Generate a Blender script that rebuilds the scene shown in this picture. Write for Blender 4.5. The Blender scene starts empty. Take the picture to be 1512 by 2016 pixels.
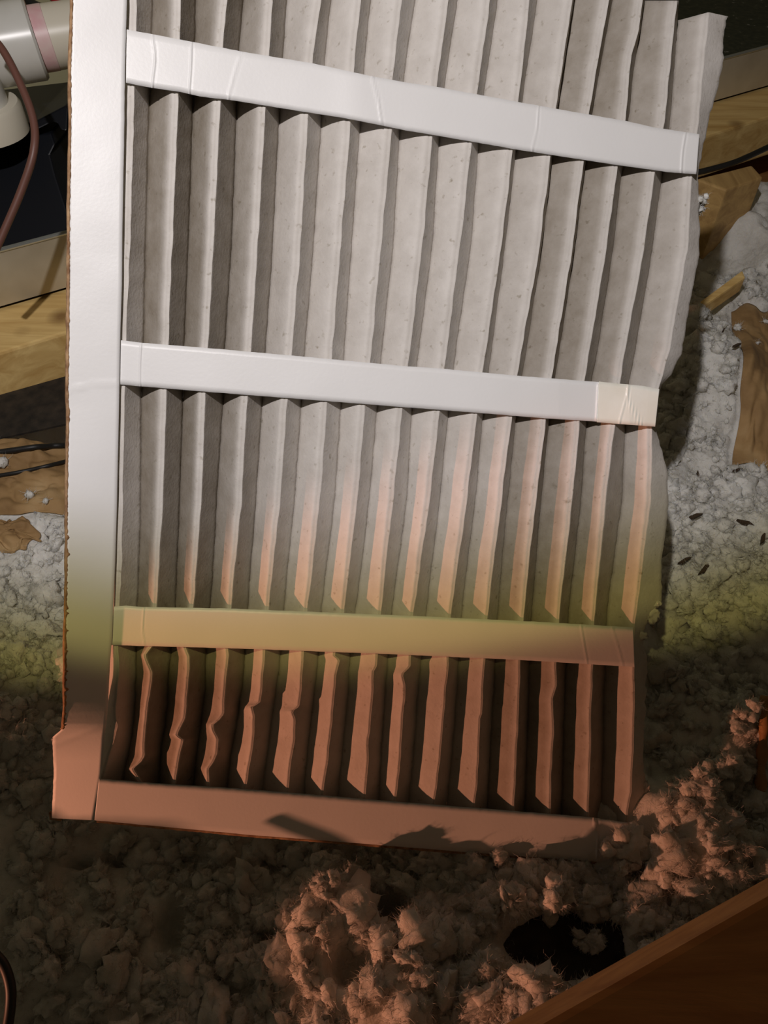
import bpy, bmesh, math, random
import numpy as np
from mathutils import Vector, Matrix

# ------------------------------------------------------------------ camera, world, lamps, exposure
scene = bpy.context.scene
col = scene.collection
FPX, CX, CY = 1516.0, 756.0, 1008.0
PITCH = math.radians(50.0)
CAM = np.array([0.0, 0.0, 0.66])
RT = np.array([1.0, 0, 0])
FW = np.array([0, math.cos(PITCH), -math.sin(PITCH)])
UP = np.array([0, math.sin(PITCH), math.cos(PITCH)])

cam_d = bpy.data.cameras.new('camera')
cam_d.sensor_fit = 'HORIZONTAL'; cam_d.sensor_width = 36.0
cam_d.lens = 36.0 * FPX / 1512.0
cam_d.clip_start = 0.02
cam = bpy.data.objects.new('camera', cam_d); col.objects.link(cam)
cam.location = CAM; cam.rotation_euler = (math.radians(90) - PITCH, 0, 0)
scene.camera = cam

scene.view_settings.view_transform = 'Standard'
scene.view_settings.look = 'None'
scene.view_settings.gamma = 1.0
scene.view_settings.use_curve_mapping = False
scene.view_settings.exposure = 0.0

world = bpy.data.worlds.new('attic_dark'); scene.world = world
world.use_nodes = True
bg = world.node_tree.nodes['Background']
bg.inputs[0].default_value = (1.0, 0.80, 0.50, 1); bg.inputs[1].default_value = 0.036


def camspace(x, y, d):
    return CAM + x * RT + y * UP + d * FW


def W(px, py, d):
    px = np.asarray(px, float); py = np.asarray(py, float); d = np.asarray(d, float)
    v = FW + ((px - CX) / FPX)[..., None] * RT + ((CY - py) / FPX)[..., None] * UP
    return CAM + d[..., None] * v


def G(px, py, z=0.0):
    v = FW + (px - CX) / FPX * RT + (CY - py) / FPX * UP
    return CAM + v * ((z - CAM[2]) / v[2])


def P(p):
    r = np.asarray(p) - CAM
    d = r @ FW
    return CX + FPX * (r @ RT) / d, CY - FPX * (r @ UP) / d, d


def spot(name, loc, aim, energy, color, half, blend, radius):
    l = bpy.data.lights.new(name, 'SPOT')
    l.energy = energy; l.color = color; l.spot_size = math.radians(2 * half); l.spot_blend = blend
    l.shadow_soft_size = radius
    o = bpy.data.objects.new(name, l); col.objects.link(o)
    o.location = loc
    d = Vector(aim) - Vector(loc)
    o.rotation_euler = d.to_track_quat('-Z', 'Y').to_euler()
    return o


LAMP = camspace(-0.17, 0.29, -0.38)
AIM = LAMP + 0.03 * RT + math.tan(math.radians(30)) * UP + 1.0 * FW
spot('headlamp_beam', LAMP, AIM, 26.0, (0.73, 0.73, 1.0), 51.9, 0.21, 0.012)
spot('headlamp_yellow_rim', LAMP, AIM, 12.0, (1.0, 0.86, 0.27), 53.4, 0.05, 0.012)
RLAMP = np.array([-1.35, -0.45, 0.188])
_v1 = W(700., 960., 0.58) - RLAMP; _v1 /= np.linalg.norm(_v1)
_v2 = W(700., 1650., 0.627) - RLAMP; _v2 -= _v1 * (_v2 @ _v1); _v2 /= np.linalg.norm(_v2)
_an = math.radians(14.5)
RAIM = RLAMP + math.cos(_an) * _v1 + math.sin(_an) * _v2
spot('floor_work_lamp', RLAMP, RAIM, 52.0, (1.0, 0.375, 0.205), 15.5, 0.30, 0.012)

# ------------------------------------------------------------------ helpers
rng = np.random.default_rng(7)
random.seed(7)


def smooth(a, b, x):
    t = np.clip((np.asarray(x, float) - a) / (b - a), 0, 1)
    return t * t * (3 - 2 * t)


_perm = np.random.default_rng(3).permutation(256)
_perm = np.concatenate([_perm, _perm])
_g = np.random.default_rng(4).normal(size=(256, 3)); _g /= np.linalg.norm(_g, axis=1)[:, None]


def noise3(p):
    p = np.asarray(p, float)
    i = np.floor(p).astype(int); f = p - i; i &= 255
    u = f * f * f * (f * (f * 6 - 15) + 10)
    out = 0
    for dx in (0, 1):
        for dy in (0, 1):
            for dz in (0, 1):
                h = _perm[_perm[_perm[(i[..., 0] + dx) & 255] + ((i[..., 1] + dy) & 255)] + ((i[..., 2] + dz) & 255)]
                g = _g[h]
                w = (u[..., 0] if dx else 1 - u[..., 0]) * (u[..., 1] if dy else 1 - u[..., 1]) * (u[..., 2] if dz else 1 - u[..., 2])
                out = out + w * (g[..., 0] * (f[..., 0] - dx) + g[..., 1] * (f[..., 1] - dy) + g[..., 2] * (f[..., 2] - dz))
    return out


def n2(x, y, s, off=0.0):
    x = np.asarray(x, float); y = np.asarray(y, float) + np.zeros_like(x); x = x + np.zeros_like(y)
    return noise3(np.stack([x * s, y * s, np.full_like(x, 0.37 + off)], -1))


def worley(x, y, cell, seed=0):
    """distance to the nearest jittered point, in cells"""
    x = x / cell; y = y / cell
    ix = np.floor(x).astype(int); iy = np.floor(y).astype(int)
    best = np.full(x.shape, 9.0)
    for dx in (-1, 0, 1):
        for dy in (-1, 0, 1):
            h = _perm[_perm[(ix + dx + seed) & 255] + ((iy + dy) & 255)]
            jx = (h & 15) / 15.0; jy = (_perm[h] & 15) / 15.0
            best = np.minimum(best, (ix + dx + jx - x) ** 2 + (iy + dy + jy - y) ** 2)
    return best


def tag(o, label=None, cat=None, group=None, kind=None):
    if label: o['label'] = label
    if cat: o['category'] = cat
    if group: o['group'] = group
    if kind: o['kind'] = kind
    return o


def empty(name, loc, label=None, cat=None, group=None, kind=None):
    o = bpy.data.objects.new(name, None); col.objects.link(o)
    o.location = loc; o.empty_display_size = 0.02
    return tag(o, label, cat, group, kind)


def mesh_obj(name, verts, faces, material, parent=None, sm=True):
    """one mesh object; verts in world space; origin at the parent"""
    verts = np.asarray(verts, float)
    if parent is None:
        org = verts.mean(0)
    else:
        top = parent
        while top.parent is not None: top = top.parent
        org = np.array(top.location)
    me = bpy.data.meshes.new(name)
    me.from_pydata((verts - org).tolist(), [], [list(map(int, f)) for f in faces])
    me.update()
    if sm: me.polygons.foreach_set('use_smooth', [True] * len(me.polygons))
    if material: me.materials.append(material)
    o = bpy.data.objects.new(name, me); col.objects.link(o)
    if parent is None: o.location = org
    else: o.parent = parent
    return o


def grid_faces(nr, nc, flip=False):
    a = np.arange(nr * nc).reshape(nr, nc)
    q = np.stack([a[:-1, :-1], a[:-1, 1:], a[1:, 1:], a[1:, :-1]], -1).reshape(-1, 4)
    return q[:, ::-1] if flip else q


def solid_grid(front, back):
    """closed slab from two (nr,nc,3) grids; front faces the camera"""
    nr, nc = front.shape[:2]
    v = np.concatenate([front.reshape(-1, 3), back.reshape(-1, 3)])
    f = [list(q) for q in grid_faces(nr, nc, True)]
    f += [list(q + nr * nc) for q in grid_faces(nr, nc)]
    a = np.arange(nr * nc).reshape(nr, nc); b = a + nr * nc
    loop = list(a[0, :]) + list(a[1:, -1]) + list(a[-1, -2::-1]) + list(a[-2:0:-1, 0])
    lb = [x + nr * nc for x in loop]
    for k in range(len(loop)):
        k2 = (k + 1) % len(loop)
        f.append([loop[k], loop[k2], lb[k2], lb[k]])
    return v, f


def tube(name, pts, rad, material, parent=None, seg=10, closed_ends=True):
    pts = [Vector(p) for p in pts]
    n = len(pts)
    rads = rad if hasattr(rad, '__len__') else [rad] * n
    vs, fs = [], []
    ref = Vector((0.31, 0.2, 0.93))
    for i, p in enumerate(pts):
        t = (pts[min(i + 1, n - 1)] - pts[max(i - 1, 0)]).normalized()
        a = t.cross(ref).normalized(); b = t.cross(a)
        for k in range(seg):
            an = 2 * math.pi * k / seg
            vs.append(p + (a * math.cos(an) + b * math.sin(an)) * rads[i])
    for i in range(n - 1):
        for k in range(seg):
            k2 = (k + 1) % seg
            fs.append([i * seg + k, i * seg + k2, (i + 1) * seg + k2, (i + 1) * seg + k])
    if closed_ends:
        fs.append(list(range(seg))[::-1]); fs.append([(n - 1) * seg + k for k in range(seg)])
    return mesh_obj(name, [tuple(v) for v in vs], fs, material, parent)


def catmull(pts, per=8):
    pts = [np.asarray(p, float) for p in pts]
    out = []
    for i in range(len(pts) - 1):
        p0, p1, p2, p3 = pts[max(i - 1, 0)], pts[i], pts[i + 1], pts[min(i + 2, len(pts) - 1)]
        for k in range(per):
            t = k / per
            out.append(0.5 * ((2 * p1) + (-p0 + p2) * t + (2 * p0 - 5 * p1 + 4 * p2 - p3) * t * t + (-p0 + 3 * p1 - 3 * p2 + p3) * t ** 3))
    out.append(pts[-1])
    return out


def prism(name, bottom, top, material, parent=None, bevel=0.0):
    """convex prism between two equally long rings of points"""
    n = len(bottom)
    bm = bmesh.new()
    b = [bm.verts.new(tuple(p)) for p in bottom]; t = [bm.verts.new(tuple(p)) for p in top]
    bm.faces.new(b[::-1]); bm.faces.new(t)
    for k in range(n):
        bm.faces.new([b[k], b[(k + 1) % n], t[(k + 1) % n], t[k]])
    bmesh.ops.recalc_face_normals(bm, faces=bm.faces)
    if bevel: bmesh.ops.bevel(bm, geom=list(bm.edges), offset=bevel, segments=2, affect='EDGES', profile=0.6)
    bm.verts.index_update()
    vs = [tuple(v.co) for v in bm.verts]; fs = [[v.index for v in f.verts] for f in bm.faces]
    bm.free()
    return mesh_obj(name, vs, fs, material, parent, sm=False)


# ------------------------------------------------------------------ materials
def mat(name, color, rough=0.6, metal=0.0, spec=0.5):
    m = bpy.data.materials.new(name); m.use_nodes = True
    b = m.node_tree.nodes['Principled BSDF']
    b.inputs['Base Color'].default_value = (*color, 1)
    b.inputs['Roughness'].default_value = rough
    b.inputs['Metallic'].default_value = metal
    b.inputs['Specular IOR Level'].default_value = spec
    return m


def nodes(m):
    return m.node_tree.nodes, m.node_tree.links, m.node_tree.nodes['Principled BSDF']


def noise_color(m, stops, scale=20, detail=6, stretch=(1, 1, 1), bump=0.0, bscale=None, bdist=0.001, coord='Object', rough=0.5, distortion=0.0):
    N, L, b = nodes(m)
    tc = N.new('ShaderNodeTexCoord'); mp = N.new('ShaderNodeMapping'); mp.inputs['Scale'].default_value = stretch
    L.new(tc.outputs[coord], mp.inputs['Vector'])
    nz = N.new('ShaderNodeTexNoise'); nz.inputs['Scale'].default_value = scale; nz.inputs['Detail'].default_value = detail
    nz.inputs['Roughness'].default_value = rough; nz.inputs['Distortion'].default_value = distortion
    L.new(mp.outputs[0], nz.inputs['Vector'])
    cr = N.new('ShaderNodeValToRGB')
    while len(cr.color_ramp.elements) < len(stops): cr.color_ramp.elements.new(0.5)
    for e, (p, c) in zip(cr.color_ramp.elements, stops): e.position = p; e.color = (*c, 1)
    L.new(nz.outputs['Fac'], cr.inputs['Fac']); L.new(cr.outputs[0], b.inputs['Base Color'])
    if bump:
        nb = N.new('ShaderNodeTexNoise'); nb.inputs['Scale'].default_value = bscale or scale; nb.inputs['Detail'].default_value = 5
        L.new(mp.outputs[0], nb.inputs['Vector'])
        bp = N.new('ShaderNodeBump'); bp.inputs['Strength'].default_value = bump; bp.inputs['Distance'].default_value = bdist
        L.new(nb.outputs['Fac'], bp.inputs['Height']); L.new(bp.outputs[0], b.inputs['Normal'])
    return cr


M = {}
M['card'] = mat('white_coated_cardboard', (0.80, 0.79, 0.78), 0.42, 0, 0.45)
noise_color(M['card'], [(0.25, (0.76, 0.75, 0.735)), (0.75, (0.83, 0.82, 0.81))], 9, 5, bump=0.12, bscale=420, bdist=0.0006)
M['cardedge'] = mat('torn_brown_cardboard', (0.32, 0.17, 0.08), 0.9)
noise_color(M['cardedge'], [(0.3, (0.19, 0.09, 0.04)), (0.7, (0.48, 0.30, 0.16))], 160, 4, bump=0.6, bscale=300)
M['tape'] = mat('cream_tape', (0.84, 0.82, 0.72), 0.3)
noise_color(M['tape'], [(0.3, (0.80, 0.77, 0.67)), (0.7, (0.88, 0.86, 0.78))], 40, 4, bump=0.2, bscale=120)
M['pvc'] = mat('white_pvc', (0.74, 0.73, 0.68), 0.28)
noise_color(M['pvc'], [(0.35, (0.66, 0.65, 0.59)), (0.7, (0.78, 0.77, 0.72))], 12, 4)
M['pvc_cream'] = mat('cream_pvc', (0.76, 0.71, 0.58), 0.35)
M['primer'] = mat('pink_pipe_primer', (0.80, 0.45, 0.47), 0.4)
noise_color(M['primer'], [(0.3, (0.74, 0.42, 0.44)), (0.7, (0.80, 0.66, 0.60))], 40, 4)
M['ink'] = mat('grey_print', (0.25, 0.24, 0.22), 0.6)
M['black'] = mat('black_plastic', (0.006, 0.007, 0.010), 0.4, 0, 0.3)
M['rubber'] = mat('black_cable_sheath', (0.012, 0.011, 0.010), 0.5)
M['brownwire'] = mat('brown_cable_sheath', (0.17, 0.075, 0.055), 0.45)
M['red'] = mat('red_plastic', (0.5, 0.02, 0.03), 0.4)
M['darksheet'] = mat('near_black_sheet', (0.02, 0.016, 0.012), 0.8)  # near-black, for the sheets that paint in the dark gap and hollow
noise_color(M['darksheet'], [(0.35, (0.010, 0.008, 0.006)), (0.75, (0.045, 0.033, 0.022))], 60, 6, bump=0.8, bscale=120)
M['chip'] = mat('dark_bark', (0.05, 0.03, 0.015), 0.9)
M['pan'] = mat('galvanized_sheet', (0.55, 0.53, 0.47), 0.42, 0.35)
noise_color(M['pan'], [(0.3, (0.50, 0.44, 0.32)), (0.7, (0.66, 0.60, 0.46))], 14, 6, bump=0.1, bscale=60)
M['lip'] = mat('bright_galvanized_lip', (0.62, 0.66, 0.64), 0.3, 0.8)
M['panfloor'] = mat('dark_green_pan_floor', (0.035, 0.045, 0.03), 0.45)
noise_color(M['panfloor'], [(0.4, (0.02, 0.028, 0.02)), (0.68, (0.05, 0.055, 0.035)), (0.74, (0.3, 0.3, 0.28))], 90, 3)
M['olive'] = mat('olive_painted_metal', (0.50, 0.46, 0.27), 0.55)


def wood(name, dark, light, axis=0, scale=1.0, rough=0.65, knot=True):
    m = mat(name, light, rough)
    N, L, b = nodes(m)
    tc = N.new('ShaderNodeTexCoord'); mp = N.new('ShaderNodeMapping')
    s = [26 * scale] * 3; s[axis] = 2.2 * scale
    mp.inputs['Scale'].default_value = s
    L.new(tc.outputs['Object'], mp.inputs['Vector'])
    nz = N.new('ShaderNodeTexNoise'); nz.inputs['Scale'].default_value = 1.6; nz.inputs['Detail'].default_value = 9; nz.inputs['Roughness'].default_value = 0.6; nz.inputs['Distortion'].default_value = 1.1
    L.new(mp.outputs[0], nz.inputs['Vector'])
    cr = N.new('ShaderNodeValToRGB')
    cr.color_ramp.elements[0].position = 0.28; cr.color_ramp.elements[0].color = (*dark, 1)
    cr.color_ramp.elements[1].position = 0.70; cr.color_ramp.elements[1].color = (*light, 1)
    L.new(nz.outputs['Fac'], cr.inputs['Fac'])
    out = cr.outputs[0]
    if knot:
        vo = N.new('ShaderNodeTexVoronoi'); vo.inputs['Scale'].default_value = 9.0 * scale
        L.new(tc.outputs['Object'], vo.inputs['Vector'])
        c2 = N.new('ShaderNodeValToRGB')
        c2.color_ramp.elements[0].position = 0.06; c2.color_ramp.elements[0].color = (0.25, 0.16, 0.10, 1)
        c2.color_ramp.elements[1].position = 0.20; c2.color_ramp.elements[1].color = (1, 1, 1, 1)
        L.new(vo.outputs['Distance'], c2.inputs['Fac'])
        mx = N.new('ShaderNodeMix'); mx.data_type = 'RGBA'; mx.blend_type = 'MULTIPLY'; mx.inputs[0].default_value = 0.8
        L.new(cr.outputs[0], mx.inputs[6]); L.new(c2.outputs[0], mx.inputs[7]); out = mx.outputs[2]
    L.new(out, b.inputs['Base Color'])
    bp = N.new('ShaderNodeBump'); bp.inputs['Strength'].default_value = 0.3; bp.inputs['Distance'].default_value = 0.001
    L.new(nz.outputs['Fac'], bp.inputs['Height']); L.new(bp.outputs[0], b.inputs['Normal'])
    return m


M['wood'] = wood('yellow_pine', (0.60, 0.36, 0.11), (0.94, 0.68, 0.28))
M['wood2'] = wood('weathered_pine', (0.32, 0.18, 0.06), (0.62, 0.40, 0.15), axis=1)
M['oldwood'] = wood('dark_stained_rafter', (0.26, 0.11, 0.03), (0.46, 0.24, 0.08), axis=0, knot=False, rough=0.7)
M['kraft'] = mat('brown_kraft_paper', (0.40, 0.25, 0.10), 0.8)
noise_color(M['kraft'], [(0.25, (0.17, 0.09, 0.03)), (0.55, (0.36, 0.22, 0.09)), (0.8, (0.52, 0.37, 0.19))], 16, 8, bump=0.7, bscale=40, bdist=0.003)


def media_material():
    m = mat('dusty_pleated_media', (0.62, 0.59, 0.55), 0.95, 0, 0.1)
    N, L, b = nodes(m)
    at = N.new('ShaderNodeAttribute'); at.attribute_name = 'dust_shade'
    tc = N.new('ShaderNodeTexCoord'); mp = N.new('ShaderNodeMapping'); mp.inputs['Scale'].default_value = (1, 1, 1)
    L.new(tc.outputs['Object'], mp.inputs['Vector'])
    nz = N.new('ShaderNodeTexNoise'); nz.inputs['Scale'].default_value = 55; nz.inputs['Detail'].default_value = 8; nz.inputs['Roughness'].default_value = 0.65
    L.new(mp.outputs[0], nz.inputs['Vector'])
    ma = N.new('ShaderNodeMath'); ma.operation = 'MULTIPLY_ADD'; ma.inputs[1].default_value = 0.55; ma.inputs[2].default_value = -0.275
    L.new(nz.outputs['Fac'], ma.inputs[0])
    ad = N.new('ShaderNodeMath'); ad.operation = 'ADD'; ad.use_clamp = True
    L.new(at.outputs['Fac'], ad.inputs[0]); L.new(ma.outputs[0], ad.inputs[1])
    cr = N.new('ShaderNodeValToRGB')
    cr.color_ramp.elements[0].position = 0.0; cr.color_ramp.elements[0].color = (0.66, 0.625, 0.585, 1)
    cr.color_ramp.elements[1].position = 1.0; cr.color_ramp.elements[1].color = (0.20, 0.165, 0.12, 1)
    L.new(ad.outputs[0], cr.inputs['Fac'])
    # dark specks of dirt
    n2_ = N.new('ShaderNodeTexNoise'); n2_.inputs['Scale'].default_value = 210; n2_.inputs['Detail'].default_value = 3
    L.new(mp.outputs[0], n2_.inputs['Vector'])
    c2 = N.new('ShaderNodeValToRGB'); c2.color_ramp.elements[0].position = 0.20; c2.color_ramp.elements[0].color = (0.6, 0.57, 0.5, 1)
    c2.color_ramp.elements[1].position = 0.36; c2.color_ramp.elements[1].color = (1, 1, 1, 1)
    L.new(n2_.outputs['Fac'], c2.inputs['Fac'])
    mx = N.new('ShaderNodeMix'); mx.data_type = 'RGBA'; mx.blend_type = 'MULTIPLY'; mx.inputs[0].default_value = 1.0
    L.new(cr.outputs[0], mx.inputs[6]); L.new(c2.outputs[0], mx.inputs[7]); L.new(mx.outputs[2], b.inputs['Base Color'])
    nb = N.new('ShaderNodeTexNoise'); nb.inputs['Scale'].default_value = 380; nb.inputs['Detail'].default_value = 4
    L.new(mp.outputs[0], nb.inputs['Vector'])
    bp = N.new('ShaderNodeBump'); bp.inputs['Strength'].default_value = 0.35; bp.inputs['Distance'].default_value = 0.0008
    L.new(nb.outputs['Fac'], bp.inputs['Height']); L.new(bp.outputs[0], b.inputs['Normal'])
    return m


M['media'] = media_material()


def fluff_material():
    m = mat('white_blown_insulation', (0.74, 0.72, 0.66), 1.0, 0, 0.05)
    N, L, b = nodes(m)
    tc = N.new('ShaderNodeTexCoord')
    nz = N.new('ShaderNodeTexNoise'); nz.inputs['Scale'].default_value = 30; nz.inputs['Detail'].default_value = 8; nz.inputs['Roughness'].default_value = 0.7
    L.new(tc.outputs['Object'], nz.inputs['Vector'])
    cr = N.new('ShaderNodeValToRGB')
    cr.color_ramp.elements[0].position = 0.22; cr.color_ramp.elements[0].color = (0.62, 0.59, 0.52, 1)
    cr.color_ramp.elements[1].position = 0.55; cr.color_ramp.elements[1].color = (0.88, 0.86, 0.80, 1)
    L.new(nz.outputs['Fac'], cr.inputs['Fac']); L.new(cr.outputs[0], b.inputs['Base Color'])
    nb = N.new('ShaderNodeTexNoise'); nb.inputs['Scale'].default_value = 150; nb.inputs['Detail'].default_value = 7; nb.inputs['Roughness'].default_value = 0.7; nb.inputs['Distortion'].default_value = 1.2
    L.new(tc.outputs['Object'], nb.inputs['Vector'])
    bp = N.new('ShaderNodeBump'); bp.inputs['Strength'].default_value = 0.75; bp.inputs['Distance'].default_value = 0.003
    L.new(nb.outputs['Fac'], bp.inputs['Height']); L.new(bp.outputs[0], b.inputs['Normal'])
    b.inputs['Subsurface Weight'].default_value = 0.5; b.inputs['Subsurface Radius'].default_value = (1, 0.9, 0.8); b.inputs['Subsurface Scale'].default_value = 0.004
    tr = N.new('ShaderNodeBsdfTranslucent'); L.new(cr.outputs[0], tr.inputs[0])
    ms = N.new('ShaderNodeMixShader'); ms.inputs[0].default_value = 0.14
    L.new(b.outputs[0], ms.inputs[1]); L.new(tr.outputs[0], ms.inputs[2])
    L.new(ms.outputs[0], N['Material Output'].inputs['Surface'])
    return m


M['fluff'] = fluff_material()

# ------------------------------------------------------------------ the setting: beam, pan, back wall, floor of insulation
zb = -0.03
A0 = G(0, 790, zb); A1 = G(1385, 338, zb)
u = (A1 - A0); u[2] = 0; u /= np.linalg.norm(u)
nrm = np.array([-u[1], u[0], 0.0])          # horizontal, away from the camera
if nrm[1] < 0: nrm = -nrm


def line_y(p, x=0.0):
    """image y where the line p + t*u crosses image x"""
    t = np.linspace(-1.5, 2.5, 4001)
    q = p + t[:, None] * u
    r = q - CAM; d = r @ FW
    xs = CX + FPX * (r @ RT) / d; ys = CY - FPX * (r @ UP) / d
    return np.interp(x, xs[d > 0.05], ys[d > 0.05])


def solve(fn, target, lo, hi):
    for _ in range(50):
        m_ = (lo + hi) / 2
        if fn(m_) > target: lo = m_
        else: hi = m_
    return (lo + hi) / 2


hb = solve(lambda h: line_y(A0 + np.array([0, 0, h])), 694, 0, 0.3)
wb = solve(lambda w: line_y(A0 + np.array([0, 0, hb]) + w * nrm), 600, 0, 0.4)
Bk = A0 + np.array([0, 0, hb]) + wb * nrm
hp = solve(lambda h: line_y(Bk + np.array([0, 0, h])), 482, 0, 0.4)
t0, t1 = -0.35, 2.6


def along(p, t): return p + t * u


beam = empty('support_beam', along(A0, 0.6), 'yellow pine beam carrying the galvanized metal pan behind the air filter', 'beam')
segs = [(t0, 0.62), (0.622, t1)]
for i, (a, b_) in enumerate(segs):
    ring = lambda z, w0, w1: [along(A0, a) + w0 * nrm + [0, 0, z], along(A0, b_) + w0 * nrm + [0, 0, z], along(A0, b_) + w1 * nrm + [0, 0, z], along(A0, a) + w1 * nrm + [0, 0, z]]
    rot = 0
    prism('timber', ring(-0.01, 0, wb * 0.96), ring(hb, 0, wb * 0.96), M['wood'], beam, 0.004)

pan = empty('drain_pan', along(Bk, 0.6) + [0, 0, 0.006], 'grey galvanized sheet metal pan with bright rolled lip on the pine beam', 'pan')
zb0, zb1 = 0.006, hp
fr = lambda w0, w1, z0, z1: ([along(Bk, t0) + w0 * nrm + [0, 0, z0], along(Bk, t1) + w0 * nrm + [0, 0, z0], along(Bk, t1) + w1 * nrm + [0, 0, z0], along(Bk, t0) + w1 * nrm + [0, 0, z0]],
                           [along(Bk, t0) + w0 * nrm + [0, 0, z1], along(Bk, t1) + w0 * nrm + [0, 0, z1], along(Bk, t1) + w1 * nrm + [0, 0, z1], along(Bk, t0) + w1 * nrm + [0, 0, z1]])
prism('front_wall', *fr(-0.014, -0.0125, zb0, zb1), M['pan'], pan)
prism('pan_floor', *fr(-0.0125, 0.55, zb0, zb0 + 0.004), M['panfloor'], pan)
tube('rolled_lip', [along(Bk, t0) + -0.013 * nrm + [0, 0, zb1], along(Bk, t1) + -0.013 * nrm + [0, 0, zb1]], 0.0032, M['lip'], pan)
wallb = prism('wall_back', *fr(0.56, 0.58, -0.3, 1.3), M['olive'])
tag(wallb, kind='structure')
sub = prism('floor', [(-1.7, -0.8, -0.16), (2.4, -0.8, -0.16), (2.4, 2.6, -0.16), (-1.7, 2.6, -0.16)], [(-1.7, -0.8, -0.13), (2.4, -0.8, -0.13), (2.4, 2.6, -0.13), (-1.7, 2.6, -0.13)], M['oldwood'])
tag(sub, kind='structure')

# ------------------------------------------------------------------ insulation height field
MOUNDS = [  # image x, y, height, radius
    (1150, 1760, 0.030, 0.09), (980, 1760, 0.018, 0.05), (860, 1850, 0.010, 0.07), (760, 1960, 0.03, 0.06), (1280, 1640, 0.035, 0.05),
    (1420, 1680, 0.035, 0.07), (1470, 1450, 0.03, 0.05), (1385, 740, 0.055, 0.10), (1440, 1050, 0.03, 0.12), (620, 1880, 0.012, 0.06),
    (1060, 1940, 0.020, 0.06), (60, 900, 0.02, 0.07), (100, 1060, 0.02, 0.08), (1480, 470, 0.02, 0.07), (640, 1762, 0.034, 0.035)]
PITS = [(770, 1770, 0.075, 0.022, 0.016), (510, 1836, 0.07, 0.011, 0.010), (310, 1790, 0.035, 0.012, 0.02), (1110, 1872, 0.05, 0.046, 0.026), (690, 1900, 0.045, 0.016, 0.014),
        (120, 1662, 0.03, 0.01, 0.006), (190, 1650, 0.03, 0.012, 0.005), (1440, 1605, 0.05, 0.018, 0.014), (60, 800, 0.12, 0.30, 0.055), (1425, 478, 0.05, 0.06, 0.05)]
MW = [(*G(a, b_, 0.0)[:2], h, r) for a, b_, h, r in MOUNDS]
PW = [(*G(a, b_, 0.0)[:2], h, rx, ry) for a, b_, h, rx, ry in PITS]


def height(x, y, fine=True):
    x = np.asarray(x, float); y = np.asarray(y, float)
    z = -0.012 + 0.030 * n2(x, y, 5.0) + 0.022 * n2(x, y, 11.0, 5)
    for mx_, my_, h, r in MW:
        z = z + h * np.exp(-((x - mx_) ** 2 + (y - my_) ** 2) / (2 * (r * 0.62) ** 2))
    z = z - 0.032 * smooth(0.10, -0.12, x) * smooth(0.34, 0.18, y)
    # pressed down where the filter stands
    fx = np.clip((x - FB0[0]) / (FB1[0] - FB0[0]), 0, 1); fy = FB0[1] + fx * (FB1[1] - FB0[1])
    dx_ = np.maximum(0, x - FB1[0]) + np.maximum(0, FB0[0] - x)
    z = z - 0.030 * np.exp(-(((y - fy) / 0.040) ** 2 + (dx_ / 0.03) ** 2))
    # unseen heap added under the leaning filter to block the work lamp behind
    z = z + 0.105 * np.exp(-((y - 0.43) / 0.055) ** 2) * smooth(-0.28, -0.14, x) * smooth(0.30, 0.18, x)
    # unseen heap added past the left picture edge to block the work lamp
    z = z + SHADE_HEAP * np.exp(-((x + 0.60) / 0.075) ** 2) * smooth(0.36, 0.02, y) * smooth(-0.34, -0.22, y)
    if fine:
        wx = x + 0.010 * n2(x, y, 30, 9) + 0.004 * n2(x, y, 90, 4); wy = y + 0.010 * n2(x, y, 30, 14) + 0.004 * n2(x, y, 90, 17)
        z = z + 0.017 * np.sqrt(np.clip(1.0 - worley(wx, wy, 0.034, 3), 0, 1)) + 0.012 * np.sqrt(np.clip(1.0 - worley(wx, wy, 0.016, 40), 0, 1)) + 0.0035 * np.sqrt(np.clip(1.0 - worley(wx, wy, 0.008, 77), 0, 1)) - 0.022
        z = z + 0.012 * n2(x, y, 20, 31) + 0.0012 * n2(x, y, 260, 6)
    for px_, py_, h, rx, ry in PW:
        q = ((x - px_) / rx) ** 2 + ((y - py_) / ry) ** 2
        z = z - h * np.exp(-q ** 2)
    return z


SHADE_HEAP = 0.120
FB0 = W(190., 1615., 0.627); FB1 = W(1240., 1702., 0.634)
# ------------------------------------------------------------------ sheets that lie on the insulation (it is pressed flat under them)
COVER = []          # points of the sheets, (x, y, z)


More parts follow.
